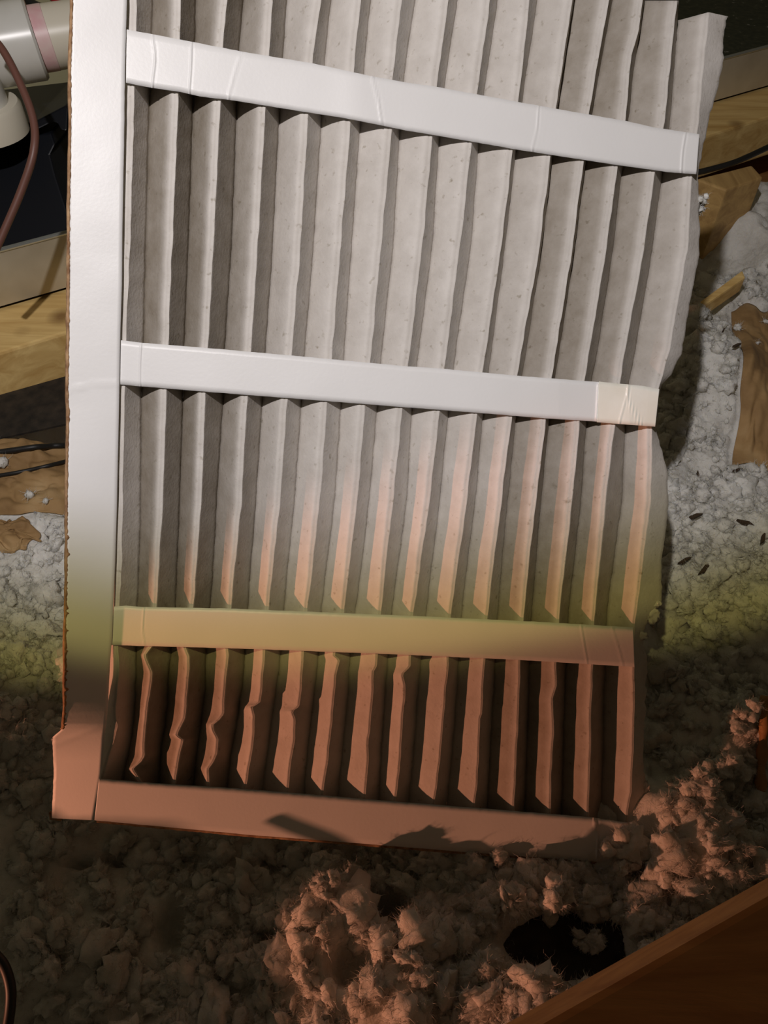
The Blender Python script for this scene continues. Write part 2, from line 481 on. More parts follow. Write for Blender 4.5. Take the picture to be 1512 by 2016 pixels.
def paper(px0, py0, px1, py1, lift_, seed, label, amp=0.010, edge=0.15, rounded=False):
    nx, ny = 70, 70
    s = np.linspace(0, 1, nx); t = np.linspace(0, 1, ny)
    S, T = np.meshgrid(s, t)
    U_, V_ = S, T
    if rounded:      # square grid drawn in to a rounded, torn outline
        a_, c_ = 2 * S - 1, 2 * T - 1
        U_ = 0.5 + 0.5 * a_ * np.sqrt(1 - 0.42 * c_ * c_); V_ = 0.5 + 0.5 * c_ * np.sqrt(1 - 0.42 * a_ * a_)
    S2 = U_ + 0.10 * n2(S, T, 4.0, seed) * edge / 0.15; T2 = V_ + 0.10 * n2(S, T, 4.0, seed + 7) * edge / 0.15
    pts = np.array([[G(px0 + (px1 - px0) * S2[j, i], py0 + (py1 - py0) * T2[j, i], lift_) for i in range(nx)] for j in range(ny)])
    zz = amp * (np.abs(n2(S, T, 4.5, seed + 3)) - 0.2) * 2 + amp * 0.5 * (np.abs(n2(S, T, 10, seed + 5)) - 0.2) * 2
    h = height(pts[..., 0], pts[..., 1], fine=False)
    rim = np.minimum(np.minimum(S, 1 - S), np.minimum(T, 1 - T))
    pts[..., 2] = h + lift_ * smooth(0, 0.12, rim) + zz * smooth(-0.05, 0.15, rim)
    COVER.append(pts.reshape(-1, 3))
    back = pts.copy(); back[..., 2] -= 0.001
    v, f = solid_grid(pts, back)
    f = [q[::-1] for q in f]
    o = mesh_obj('kraft_paper', v, f, M['kraft'])
    return tag(o, label, 'paper')


paper(1452, 575, 1620, 905, 0.008, 2, 'crumpled brown kraft paper lying on the insulation beside the pine block')
paper(-60, 852, 220, 1010, 0.008, 5, 'crumpled brown kraft paper under the black cable and its shadow strip')
paper(-40, 1030, 72, 1092, 0.004, 9, 'small orange-brown kraft paper scrap on the insulation beside the flange', amp=0.006, edge=0.5, rounded=True)
# dark sheet added to paint the shade in the gap below the beam
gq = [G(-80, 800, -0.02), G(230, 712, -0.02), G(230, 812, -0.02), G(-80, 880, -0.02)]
dg = prism('dark_sheet', [p - [0, 0, 0.003] for p in gq], gq, M['darksheet'])
tag(dg, 'dark sheet standing for the shade in the gap between pine beam and kraft paper', 'dark sheet')
COVER.append(np.array([(gq[0] * (1 - a) + gq[1] * a) * (1 - b_) + (gq[3] * (1 - a) + gq[2] * a) * b_ for a in np.linspace(0, 1, 60) for b_ in np.linspace(0, 1, 24)]))
COVER = np.concatenate(COVER)
from mathutils.kdtree import KDTree
cover_kd = KDTree(len(COVER))
for k, p in enumerate(COVER): cover_kd.insert((p[0], p[1], 0.0), k)
cover_kd.balance()


def cover_at(x, y, reach=0.007):
    """height of the sheet lying over (x, y), or None"""
    _, k, d = cover_kd.find((x, y, 0.0))
    return COVER[k][2] if d < reach else None


gx = np.arange(-1.15, 1.25, 0.0042); gy = np.arange(-0.38, 1.30, 0.0042)
X, Y = np.meshgrid(gx, gy)
Z = height(X, Y)
# keep it under the beam
side = (X - A0[0]) * nrm[0] + (Y - A0[1]) * nrm[1]
Z = np.minimum(Z, zb - 0.035 + np.maximum(0, -side - 0.012) * 1.1)
covered = np.zeros(Z.shape, bool)
lo = COVER.min(0) - 0.01; hi = COVER.max(0) + 0.01
for a, b_ in np.argwhere((X > lo[0]) & (X < hi[0]) & (Y > lo[1]) & (Y < hi[1])):
    zc = cover_at(X[a, b_], Y[a, b_])
    if zc is not None:
        covered[a, b_] = True; Z[a, b_] = min(Z[a, b_], zc - 0.004)
ins_v = np.stack([X, Y, Z], -1).reshape(-1, 3)
ins_f = grid_faces(*X.shape)
ins_f = ins_f[side.ravel()[ins_f].max(1) < 0.01]
_used = np.unique(ins_f); _map = np.zeros(len(ins_v), int); _map[_used] = np.arange(len(_used))
ins = mesh_obj('blown_insulation', ins_v[_used], _map[ins_f], M['fluff'])
tag(ins, 'white blown fibreglass insulation heaped over the attic floor', 'insulation', kind='stuff')

# ------------------------------------------------------------------ the pleated filter
def D(x, y):
    """distance of the filter face from the camera, a twisted sheet"""
    s = (np.asarray(x, float) - 140) / 1260.0; t = np.asarray(y, float) / 1650.0
    tl, tr, bl, br = 1 / 0.500, 1 / 0.600, 1 / 0.625, 1 / 0.632
    return 1.0 / ((1 - t) * ((1 - s) * tl + s * tr) + t * ((1 - s) * bl + s * br))


RIDGE = [
 [(269, 0), (263, 250), (256, 490), (248, 667), (246, 760), (242, 980), (240, 1120), (234, 1190), (233, 1272), (234.5, 1320), (232, 1349), (228.6, 1389), (228, 1415), (233, 1429), (225, 1458), (216, 1488), (208, 1516), (200, 1540)],
 [(356, 0), (349, 250), (339, 490), (331, 677), (328, 766), (321, 980), (308, 1193), (303, 1268), (287, 1290), (293, 1307), (300, 1324), (299, 1343), (291, 1399), (287, 1429), (285, 1462), (286, 1488), (278, 1500), (262, 1513), (279, 1540), (279, 1560)],
 [(448, 0), (438, 91), (432, 250), (420, 490), (409, 683), (404, 772), (397, 980), (381, 1195), (364, 1270), (374, 1292), (373.5, 1320), (367.5, 1389), (363.5, 1415), (351, 1439), (348, 1448), (361, 1456), (358.6, 1468), (349, 1512), (344.7, 1540), (344, 1560)],
 [(537, 0), (530, 106), (521, 250), (507, 490), (494, 693), (487, 778), (476, 980), (455, 1197), (449, 1276), (451, 1290), (447, 1320), (444, 1359), (441, 1405), (431, 1418), (419, 1427), (421, 1439), (430, 1454), (428, 1484), (421, 1500), (411, 1514), (412, 1546), (412, 1570)],
 [(632, 0), (615, 123), (605, 250), (591, 490), (574, 700), (566, 784), (552, 980), (529, 1200), (523, 1279), (518, 1339), (513.5, 1383), (498, 1392), (502.6, 1411), (501.6, 1439), (494.6, 1498), (484, 1552), (481, 1580)],
 [(710, 0), (696, 139), (689, 250), (670, 490), (653, 707), (644, 790), (630, 980), (606, 1202), (599, 1281), (596, 1329), (591, 1391), (577, 1400), (583, 1415), (581, 1458), (574, 1498), (569, 1559), (567, 1585)],
 [(791, 0), (773, 155), (771, 255), (750, 490), (729, 715), (719, 796), (704, 980), (678, 1205), (661, 1284), (660, 1292), (670, 1298), (663, 1329), (657, 1399), (652, 1448), (646, 1498), (637, 1564), (635, 1590)],
 [(883, 0), (860, 171), (852, 265), (831, 490), (804, 720), (792, 801), (775, 980), (750, 1208), (743, 1288), (742, 1313), (737, 1321), (736, 1359), (730, 1439), (726, 1454), (726, 1498), (720, 1569), (718, 1595)],
 [(965, 0), (939, 185), (929, 279), (905, 490), (875, 727), (865, 808), (847, 980), (814, 1211), (809, 1290), (808, 1312), (793, 1327), (799, 1347), (798, 1379), (793, 1439), (788, 1518), (779.5, 1574), (777, 1600)],
 [(1043, 0), (1020, 200), (1010, 292), (986, 490), (950, 733), (939, 813), (920, 980), (888, 1215), (884, 1294), (884, 1308), (879, 1355), (874, 1419), (867, 1498), (862, 1534), (856, 1580), (854, 1605)],
 [(1127, 0), (1094, 214), (1084, 305), (1062, 490), (1018, 738), (1008, 818), (988, 980), (960, 1217), (956, 1298), (952, 1339), (950, 1405), (946, 1413), (944, 1478), (940, 1538), (936, 1587), (935, 1610)],
 [(1199, 0), (1159, 225), (1149, 315), (1127, 490), (1086, 744), (1075, 823), (1056, 980), (1030, 1220), (1025, 1301), (1023, 1363), (1019, 1465), (1016, 1534), (1012, 1593), (1011, 1615)],
 [(1265, 0), (1259, 60), (1243, 105), (1231, 238), (1216, 325), (1194, 490), (1151, 749), (1141, 827), (1127, 980), (1100, 1225), (1096, 1306), (1096, 1351), (1089, 1374), (1090.6, 1420), (1088, 1488), (1083, 1598), (1082, 1620)],
 [(1334, 0), (1318, 140), (1308, 238), (1290, 335), (1268, 490), (1226, 715), (1221, 754), (1213, 825), (1206, 870), (1193, 980), (1170, 1228), (1168, 1309), (1165, 1374), (1163, 1488), (1158.6, 1602), (1158, 1625)],
 [(1397, 20), (1375, 238), (1363, 345), (1354, 490), (1318, 690), (1298, 762), (1284, 841), (1284, 900), (1282, 980), (1265, 1120), (1250, 1230), (1249, 1315), (1250, 1420), (1246, 1511), (1245, 1560), (1236, 1600), (1234, 1620)]]
# width of the right-hand face (ridge to next valley) at five heights
VOFF_Y = [0, 250, 490, 690, 780, 980, 1200, 1600]
VOFF = [[32, 30, 31, 35, 33, 35, 35, 36], [30, 30, 32, 32, 33, 34, 38, 36], [32, 33, 36, 34, 36, 31, 35, 35], [28, 28, 30, 29, 30, 29, 33, 34],
        [20, 27, 26, 26, 28, 29, 30, 32], [20, 20, 22, 24, 28, 30, 27, 30], [27, 17, 24, 21, 24, 24, 23, 28], [18, 13, 20, 17, 18, 27, 21, 26],
        [15, 13, 22, 18, 18, 20, 24, 24], [15, 6, 8, 12, 11, 17, 19, 23], [3, 3, 5, 10, 8, 12, 18, 22], [7, 5, 4, 7, 5, 10, 15, 20], [4, 8, 13, 16, 12, 18, 17, 22], [3, 13, 17, 20, 16, 32, 23, 24]]
HV = [0.021, 0.022, 0.022, 0.020, 0.016, 0.014, 0.014, 0.014, 0.014, 0.014, 0.014, 0.015, 0.016, 0.018, 0.014, 0.014]   # depth of valley i (after ridge i)
DUST_SHADE = [0.05, 0.72, 0.74, 0.58, 0.26, 0.17, 0.13, 0.13, 0.15, 0.19, 0.30, 0.62, 0.68, 0.62, 0.42]  # dust, raised on left and right pleats to paint in their shade
NR = 15


def poly(pts, y):
    a = np.array(pts, float)
    y = np.asarray(y, float)
    x = np.interp(y, a[:, 1], a[:, 0])
    lo = y < a[0, 1]
    sl = (a[1, 0] - a[0, 0]) / (a[1, 1] - a[0, 1])
    return np.where(lo, a[0, 0] + sl * (y - a[0, 1]), x)


def flange_top(x): return np.interp(x, [195, 307, 480, 750, 1018, 1164, 1242], [1533, 1542, 1553, 1575.5, 1597, 1609, 1620.5])


FORG = W(np.array(640.), np.array(1655.), np.array(0.632))
filt = empty('pleated_air_filter', FORG, 'torn dusty pleated air filter with white cardboard strips propped upright on the insulation', 'air filter')
filt_corner = W(np.array(640.), np.array(1655.), np.array(0.632))
TROW = np.concatenate([np.linspace(0, 0.73, 120), np.linspace(0.735, 1.0, 90)])


def ridge_px(i, y):
    x = poly(RIDGE[i], y)
    return x + 1.6 * n2(np.asarray(y, float), np.full_like(np.asarray(y, float), i * 17.3), 1 / 34.0) * 1.6


def valley_px(i, y):
    y = np.asarray(y, float)
    # the valley smooths the kinks of its ridge in the crushed lower zone
    ys = np.linspace(-60, 1640, 400)
    xr = poly(RIDGE[i], ys)
    k = np.ones(31) / 31.0
    xs = np.convolve(np.pad(xr, 15, mode='edge'), k, mode='valid')
    xs[:15] = xr[:15]; xs[-15:] = xr[-15:]
    x = np.interp(y, ys, xs) + np.interp(y, VOFF_Y, VOFF[i])
    return x + 1.8 * n2(y, np.full_like(y, i * 9.1 + 4), 1 / 18.0)


def pleat(i):
    top = {13: 1.0, 14: 24.0}.get(i, -45.0)
    bot = float(flange_top(RIDGE[i][-1][0])) + 22
    y = top + (bot - top) * TROW
    n = len(y)
    if i == 14:
        y_r = y
    R = ridge_px(i, y)
    rw = np.interp(y, [0, 500, 1000, 1300, 1600], [13, 12, 11, 5, 5]) * (1.15 if i < 9 else 1.0)
    cols, deps, dust_shades = [], [], []
    wob = 0.0007 * n2(y, np.full_like(y, i * 3.3), 1 / 60.0)
    d0 = D(R, y) + wob
    dust_shade = DUST_SHADE[i]
    if i == 0:
        Lx = np.interp(y, [0, 700, 1200, 1420, 1600], [238, 228, 212, 204, 186]) + 0 * y
        Ld = D(Lx, y) + 0.012
    else:
        ya = y
        Lx = valley_px(i - 1, ya); Ld = D(Lx, ya) + HV[i - 1]
    Rl = R - rw
    # left face
    for k, f in enumerate([0, 0.12, 0.3, 0.5, 0.7, 0.86, 0.95, 1.0]):
        x = Lx + (Rl - Lx) * f
        bulge = 0.0012 * math.sin(math.pi * f)
        nz = 0.0006 * n2(x, y, 1 / 45.0, i) * math.sin(math.pi * f)
        # round the shoulder just below the ridge
        cols.append(x); deps.append(Ld + (d0 - Ld) * (f ** (1.0 if i > 3 else 0.9)) - bulge + nz)
        dust_shades.append(np.full(n, dust_shade + 0.10 * (1 - f) if i else dust_shade) * (1.0 if f < 0.75 else (0.75 if f < 0.9 else 0.45)))  # dust plus painted shade, darker to the valley, paler at the ridge
    # flat ridge with a slight double crease
    for f, dd, du in [(0.3, -0.0003, 0.12), (0.5, 0.0001, 0.22), (0.75, -0.0003, 0.10), (1.0, 0.0, 0.15)]:
        cols.append(Rl + rw * f); deps.append(d0 + dd); dust_shades.append(np.full(n, du))
    ridge_c = len(cols) - 1
    if i < 14:
        Vx = valley_px(i, y); Vd = D(Vx, y) + HV[i]
        for f in [0.08, 0.3, 0.6, 0.85, 1.0]:
            cols.append(R + (Vx - R) * f); deps.append(d0 + (Vd - d0) * f)
            dust_shades.append(np.full(n, min(0.75, dust_shade * 0.9 + 0.05 * f)))
    else:
        # torn outer edge of the media
        ey = [24, 60, 120, 180, 240, 345, 400, 440, 500, 540, 600, 660, 700, 740, 762, 800, 850, 880, 930, 1000, 1040, 1100, 1130, 1180, 1205, 1228, 1250, 1290, 1315, 1345, 1420, 1500, 1530, 1560, 1600, 1640]
        ex = [1432, 1424, 1424, 1412, 1394, 1374, 1376, 1378, 1377, 1370, 1357, 1348, 1340, 1320, 1300, 1294, 1292, 1302, 1313, 1316, 1312, 1303, 1302, 1304, 1290, 1272, 1264, 1272, 1276, 1272, 1270, 1266, 1270, 1282, 1262, 1250]
        E = np.interp(y, ey, ex) + 2.2 * n2(y, np.full_like(y, 3.0), 1 / 7.0) * 2 + 2.5 * n2(y, np.full_like(y, 8.0), 1 / 19.0)
        E = np.maximum(E, R + 4)
        for f in [0.1, 0.35, 0.6, 0.85, 1.0]:
            x = R + (E - R) * f
            cols.append(x); deps.append(d0 + 0.010 * f + 0.0012 * n2(x, y, 1 / 16.0) * f); dust_shades.append(np.full(n, 0.12 + 0.1 * f))
    cx = np.stack(cols, 1); cd = np.stack(deps, 1); yy = np.repeat(y[:, None], cx.shape[1], 1)
    if i == 13:   # rounded top corners
        pass
    if i == 14:
        yy = yy + np.interp(cx, [1336, 1395, 1432], [16, 0, 8]) * (1 - smooth(0, 0.05, TROW))[:, None]
    v = W(cx, yy, cd)
    vb = W(cx, yy, cd + 0.0013)
    nr, nc = cx.shape
    vv = np.concatenate([v.reshape(-1, 3), vb.reshape(-1, 3)])
    vv, ff = solid_grid(v, vb)
    o = mesh_obj('pleat', vv, ff, M['media'], filt)
    du = np.concatenate([np.stack(dust_shades, 1).reshape(-1)] * 2)
    a = o.data.attributes.new('dust_shade', 'FLOAT', 'POINT'); a.data.foreach_set('value', np.clip(du, 0, 1).astype(np.float32))
    # sharp folds along the ridge
    e_sharp = []
    for e in o.data.edges:
        va, vb_ = e.vertices
        if va < nr * nc and vb_ < nr * nc and abs(va - vb_) == nc and (va % nc) == ridge_c: e_sharp.append(True)
        else: e_sharp.append((va < nr * nc) != (vb_ < nr * nc))
    s = o.data.attributes.new('sharp_edge', 'BOOLEAN', 'EDGE'); s.data.foreach_set('value', e_sharp)
    if i == 14: o['label'] = 'wide outermost pleat with a ragged torn edge'
    return o


for i in range(NR): pleat(i)


def strip(name, top, bot, raise_fn, creases, nu=620, nv=9, thick=0.0012, wav=0.0004, material=None, parent=None):
    x0, x1 = top[0][0], top[-1][0]; b0, b1 = bot[0][0], bot[-1][0]
    s = np.linspace(0, 1, nu)
    tx = x0 + (x1 - x0) * s; bx = b0 + (b1 - b0) * s
    ty = np.interp(tx, *np.array(top).T) + 0.7 * n2(tx, tx * 0 + 2, 1 / 14.0)
    by = np.interp(bx, *np.array(bot).T) + 0.7 * n2(bx, bx * 0 + 7, 1 / 14.0)
    v = np.linspace(0, 1, nv)
    px = tx[None] + (bx - tx)[None] * v[:, None]; py = ty[None] + (by - ty)[None] * v[:, None]
    d = D(px, py) - raise_fn(px, py) + wav * n2(px, py, 1 / 90.0, 3)
    for cr, amp in creases:
        c = np.array(cr, float); c = c[np.argsort(c[:, 1])]
        cxx = np.interp(py, c[:, 1], c[:, 0])
        q = (px - cxx)
        d = d - 1.2 * amp * np.exp(-(q / 1.5) ** 2) + 0.5 * amp * np.exp(-((q - 3.2) / 1.6) ** 2)
    f = W(px, py, d); b_ = W(px, py, d + thick)
    vv, ff = solid_grid(f, b_)
    o = mesh_obj(name, vv, ff, material or M['card'], parent or filt)
    nt = nu * nv
    o.data.attributes.new('sharp_edge', 'BOOLEAN', 'EDGE').data.foreach_set('value', [(e.vertices[0] < nt) != (e.vertices[1] < nt) for e in o.data.edges])
    return o


up = lambda h: (lambda x, y: h + 0 * x)
S1t = [(249, 58), (299, 67), (371, 81), (474, 101), (617, 125), (732, 150), (804, 163), (860, 171), (943, 186.5), (1094, 214), (1232, 238), (1284, 250), (1377, 264)]
S1b = [(248, 163), (299, 173), (355, 181), (394, 190), (462, 198), (597, 220), (676, 232), (716, 240), (800, 257), (919, 277), (1014, 294), (1078, 304), (1217, 325), (1316, 339), (1371, 343)]
strip('cross_strip', S1t, S1b, lambda x, y: 0.0022 + 0.0022 * np.exp(-((x - 1390) / 90) ** 2) + 0.001 * np.exp(-((x - 700) / 40) ** 2), [
    ([(299, 67), (306, 115), (299, 173)], 0.0006), ([(377, 81), (376, 130), (372, 183)], 0.0006), ([(476, 101), (462, 145), (448, 196)], 0.0005),
    ([(732, 150), (745, 200), (752, 247)], 0.0007), ([(1060, 208), (1057, 255), (1046, 300)], 0.0004), ([(1350, 258), (1343, 300), (1341, 341)], 0.0006)])
S2t = [(238, 670), (283, 675), (331, 679), (442, 688), (597, 702), (795, 720.5), (879, 726.5), (1010, 739), (1177, 752), (1268, 761), (1297, 767)]
S2b = [(236, 757), (390, 770), (597, 786), (800, 802), (919, 811), (1078, 824), (1177, 830), (1236, 835), (1289, 839)]
s2 = strip('cross_strip', S2t, S2b, lambda x, y: 0.0022 + np.interp(x, [1100, 1178, 1240, 1300], [0, -0.0016, 0.002, 0.003]), [([(278, 675), (275, 720), (275, 760)], 0.0005), ([(1178, 750), (1174, 832)], 0.0009)])
tp = strip('tape_patch', [(1179, 751), (1268, 760), (1298, 766)], [(1175, 831), (1236, 836), (1290, 840)], lambda x, y: 0.0030 + np.interp(x, [1100, 1178, 1240, 1300], [0, -0.0016, 0.002, 0.003]),
           [([(1240, 757), (1228, 800), (1218, 836)], 0.0004), ([(1236, 790), (1262, 838)], 0.0004)], nu=120, material=M['tape'], parent=s2)
tp['label'] = 'wrinkled cream tape patch'
S3t = [(224, 1194), (248, 1192.5), (283, 1195), (454, 1198), (800, 1212), (1038, 1223), (1247, 1235)]
S3b = [(218, 1270), (478, 1277), (748, 1287), (1018, 1299), (1250, 1313)]
strip('cross_strip', S3t, S3b, up(0.0022), [([(283, 1194), (280, 1240), (285, 1272)], 0.00025), ([(1143, 1228), (1150, 1270), (1157, 1310)], 0.00025), ([(1204, 1232), (1216, 1270), (1228, 1313)], 0.00025)])
S4t = [(195, 1533), (307, 1542), (480, 1553), (750, 1575.5), (1018, 1597), (1164, 1609), (1243, 1620.5)]
S4b = [(186, 1615), (400, 1635), (496, 1644), (653, 1656), (933, 1679), (1182, 1697), (1240, 1702)]
bf = strip('bottom_flange', S4t, S4b, lambda x, y: 0.0035 + 0.0014 * smooth(1165, 1240, x), [([(1169, 1609), (1177, 1640), (1175, 1690)], 0.0011)])
# brown core of the bottom flange, seen along its lower edge
sb = np.array(S4b, float)
xs = np.linspace(190, 1236, 160); ys = np.interp(xs, sb[:, 0], sb[:, 1])
px = np.stack([xs, xs]); py = np.stack([ys - 3, ys + 4.5 + 1.5 * n2(xs, xs * 0, 1 / 9.0)])
dd = D(px, py) - 0.0035 + 0.0014
vv, ff = solid_grid(W(px, py, dd), W(px, py, dd + 0.004))
mesh_obj('cardboard_edge', vv, ff, M['cardedge'], bf)

# side flange: the tall white cardboard margin; its outer edge lifts towards the camera lower down
FL = [(141, -50), (140, 0), (139, 60), (136, 150), (137, 250), (134, 400), (134, 550), (132, 700), (131, 780), (133, 810), (130, 950), (130, 1100), (128, 1200), (127, 1290), (126, 1400), (123, 1434), (103, 1452), (104, 1480), (106, 1520), (102, 1604)]
FR = [(250, -50), (250, 0), (248, 60), (246, 150), (244, 300), (241, 450), (240, 560), (237, 650), (235, 760), (233, 860), (230, 1000), (227, 1100), (221, 1250), (217, 1300), (212, 1400), (209, 1428), (206, 1450), (200, 1520), (183, 1614)]
LIFT = [(-50, 0.002), (500, 0.002), (800, 0.005), (1050, 0.012), (1250, 0.0165), (1380, 0.0165), (1425, 0.0125), (1452, 0.004), (1500, -0.004), (1615, -0.005)]
yl = np.concatenate([np.linspace(-50, 1380, 200), np.linspace(1384, 1611, 90)])
nv = 14
lx = np.interp(yl, [p[1] for p in FL], [p[0] for p in FL]) + 1.1 * n2(yl, yl * 0 + 1, 1 / 8.0)
rx = np.interp(yl, [p[1] for p in FR], [p[0] for p in FR]) + 0.8 * n2(yl, yl * 0 + 5, 1 / 12.0) * (yl < 350)
lift = np.interp(yl, [p[0] for p in LIFT], [p[1] for p in LIFT])
s = np.linspace(0, 1, nv)
px = lx[:, None] + (rx - lx)[:, None] * s; py = np.repeat(yl[:, None], nv, 1) + 4 * s[None] * smooth(1430, 1610, yl)[:, None]
dd = D(px, py) - 0.0035 - lift[:, None] * (1 - s)[None] + 0.0004 * n2(px, py, 1 / 80.0)
yc = np.interp(px, [131, 180, 240], [768, 757, 756]); dd -= 0.0006 * np.exp(-((py - yc) / 2.5) ** 2)     # crease
yc = np.interp(px, [105, 160, 210], [1468, 1445, 1424]); dd -= 0.0008 * np.exp(-((py - yc) / 6) ** 2)
vv, ff = solid_grid(W(px, py, dd), W(px, py, dd + 0.0012))
o = sflange = mesh_obj('side_flange', vv, ff, M['card'], filt)
nt = px.size
o.data.attributes.new('sharp_edge', 'BOOLEAN', 'EDGE').data.foreach_set('value', [(e.vertices[0] < nt) != (e.vertices[1] < nt) for e in o.data.edges])
# torn brown edge along the flange
sel = (yl < 1438)
ya = np.linspace(-50, 1436, 520)
l0 = np.interp(ya, [p[1] for p in FL], [p[0] for p in FL])
rag = 3.0 + 2.0 * np.abs(n2(ya, ya * 0 + 3, 1 / 11.0)) * 2 + 2.5 * np.clip(n2(ya, ya * 0 + 11, 1 / 5.0) - 0.15, 0, 1) * 6 * smooth(900, 1150, ya)
out = 3.0 + 2.2 * n2(ya, ya * 0 + 31, 1 / 30.0)
lf = np.interp(ya, [p[0] for p in LIFT], [p[1] for p in LIFT])
px = np.stack([l0 - out, l0, l0 + rag], 1); py = np.repeat(ya[:, None], 3, 1)
dd = D(px, py) - 0.0035 - lf[:, None] * np.array([1.0, 1.0, 0.93])[None] + np.array([0.0012, -0.0007, -0.00045])[None]
vv, ff = solid_grid(W(px, py, dd), W(px, py, dd + 0.004))
mesh_obj('torn_edge', vv, ff, M['cardedge'], sflange)['label'] = 'ragged brown torn cardboard edge'
# bent-out corner tip and worn lower corner
v = W(np.array([100., 124, 118, 103]), np.array([1455., 1436, 1452, 1464]), np.array([0.598, 0.604, 0.607, 0.606]))
prism('bent_corner', list(v), list(v + 0.0015 * FW), M['card'], sflange)
v = W(np.array([99., 114, 126, 122, 101]), np.array([1597., 1595, 1604, 1614, 1611]), np.array([0.627] * 5))
prism('worn_corner', list(v), list(v - 0.003 * FW), M['cardedge'], sflange)

# ------------------------------------------------------------------ fluff blobs
def ico(sub):
    bm = bmesh.new(); bmesh.ops.create_icosphere(bm, subdivisions=sub, radius=1.0)
    v = np.array([w.co[:] for w in bm.verts]); f = np.array([[q.index for q in p.verts] for p in bm.faces]); bm.free()
    return v, f


def blob_variant(sub, seed, lump):
    v, f = ico(sub)
    o_ = seed * 13.7
    r = 1 + lump * (1.0 * (np.abs(noise3(v * 1.4 + o_)) - 0.25) * 2 + 0.75 * (np.abs(noise3(v * 2.9 + o_ + 5)) - 0.22) * 1.6 + 0.45 * (np.abs(noise3(v * 6.3 + o_ + 9)) - 0.2) * 1.5 + 0.15 * noise3(v * 12 + o_))
    rs = np.random.default_rng(seed); sp = rs.uniform(0.6, 1.35, 3)
    w = v * r[:, None] * sp
    for fr_, am in ((1.1, 0.42), (2.6, 0.22), (5.5, 0.09)):
        w = w + am * np.stack([noise3(v * fr_ + o_ + q) for q in (31.3, 57.1, 83.9)], -1)
    return w, f


MID = [blob_variant(3, 20 + k, 0.42) for k in range(10)]
SML = [blob_variant(2, 40 + k, 0.35) for k in range(10)]


def rotm(r):
    q = r.normal(size=4); q /= np.linalg.norm(q); a, b_, c, d = q
    return np.array([[1 - 2 * (c * c + d * d), 2 * (b_ * c - a * d), 2 * (b_ * d + a * c)], [2 * (b_ * c + a * d), 1 - 2 * (b_ * b_ + d * d), 2 * (c * d - a * b_)], [2 * (b_ * d - a * c), 2 * (c * d + a * b_), 1 - 2 * (b_ * b_ + c * c)]])


def join(items):
    vs, fs, n = [], [], 0
    for (v, f), c, s, R_ in items:
        vs.append((v * s) @ R_.T + c); fs.append(f + n); n += len(v)
    return np.concatenate(vs), np.concatenate(fs)


def in_filter(x, y):
    return (x > 95) & (x < 1300) & (y < 1690 - 0)


def in_pit(x, y):
    q = np.zeros_like(x)
    for a, b_, h, rx_, ry_ in PW: q = np.maximum(q, np.exp(-(((x - a) / rx_) ** 2 + ((y - b_) / ry_) ** 2)))
    return q


def fast_mesh(name, v, f, material):
    org = v.mean(0)
    me = bpy.data.meshes.new(name)
    me.vertices.add(len(v)); me.vertices.foreach_set('co', (v - org).astype(np.float32).ravel())
    me.loops.add(f.size); me.loops.foreach_set('vertex_index', f.astype(np.int32).ravel())
    me.polygons.add(len(f)); me.polygons.foreach_set('loop_start', np.arange(0, f.size, 3, dtype=np.int32))
    me.update(calc_edges=True)
    me.polygons.foreach_set('use_smooth', np.ones(len(f), bool))
    me.materials.append(material)
    o = bpy.data.objects.new(name, me); col.objects.link(o); o.location = org
    return o


def filter_clear(p, margin):
    """true where the point is not in front of / inside the filter"""
    x, y, d = P(p)
    if not (85 < x < 1310): return True
    yb = np.interp(x, [100, 1240], [1612, 1702])
    if y > yb + margin / d * FPX * 0.75: return True
    return d > D(x, min(y, 1700)) + 0.03 + margin


items = []
def scatter(n, region, variants, smin, smax, sink, r):
    k = 0; tries = 0
    while k < n and tries < n * 12:
        tries += 1
        px_ = r.uniform(region[0], region[2]); py_ = r.uniform(region[1], region[3])
        g = G(px_, py_, 0.0)
        if (g[0] - A0[0]) * nrm[0] + (g[1] - A0[1]) * nrm[1] > -0.02: continue
        z = float(height(np.array([g[0]]), np.array([g[1]]))[0])
        if in_pit(np.array([g[0]]), np.array([g[1]]))[0] > 0.25: continue
        s_ = smin * (smax / smin) ** (r.uniform() ** 1.6)
        if (g[0] - A0[0]) * nrm[0] + (g[1] - A0[1]) * nrm[1] > -0.03 - s_: continue
        zc = cover_at(g[0], g[1], 0.006 + s_)
        if zc is not None and (s_ > 0.006 or r.uniform() > 0.10): continue
        c = np.array([g[0], g[1], z + s_ * (sink + r.uniform(-0.25, 0.25))])
        if zc is not None: c[2] = zc + s_ * 0.6
        if not filter_clear(c, s_): continue
        items.append((variants[r.integers(len(variants))], c, s_ * np.array([1, 1, r.uniform(0.7, 1.0)]), rotm(r))); k += 1


r1 = np.random.default_rng(11)
scatter(260, (300, 1600, 1540, 2080), MID, 0.008, 0.020, 0.10, r1)
scatter(900, (300, 1600, 1540, 2080), SML, 0.0025, 0.008, 0.35, r1)
scatter(130, (800, 1690, 1400, 2040), MID, 0.008, 0.017, 0.15, r1)
scatter(120, (-40, 1600, 420, 2080), MID, 0.008, 0.018, -0.15, r1)
scatter(330, (1280, 480, 1560, 1640), MID, 0.007, 0.018, -0.15, r1)
scatter(450, (1280, 480, 1560, 1640), SML, 0.003, 0.009, 0.25, r1)
scatter(60, (-40, 880, 140, 1600), MID, 0.009, 0.022, -0.05, r1)
scatter(150, (-40, 880, 140, 1600), SML, 0.003, 0.009, 0.2, r1)
bv, bf_ = join(items)
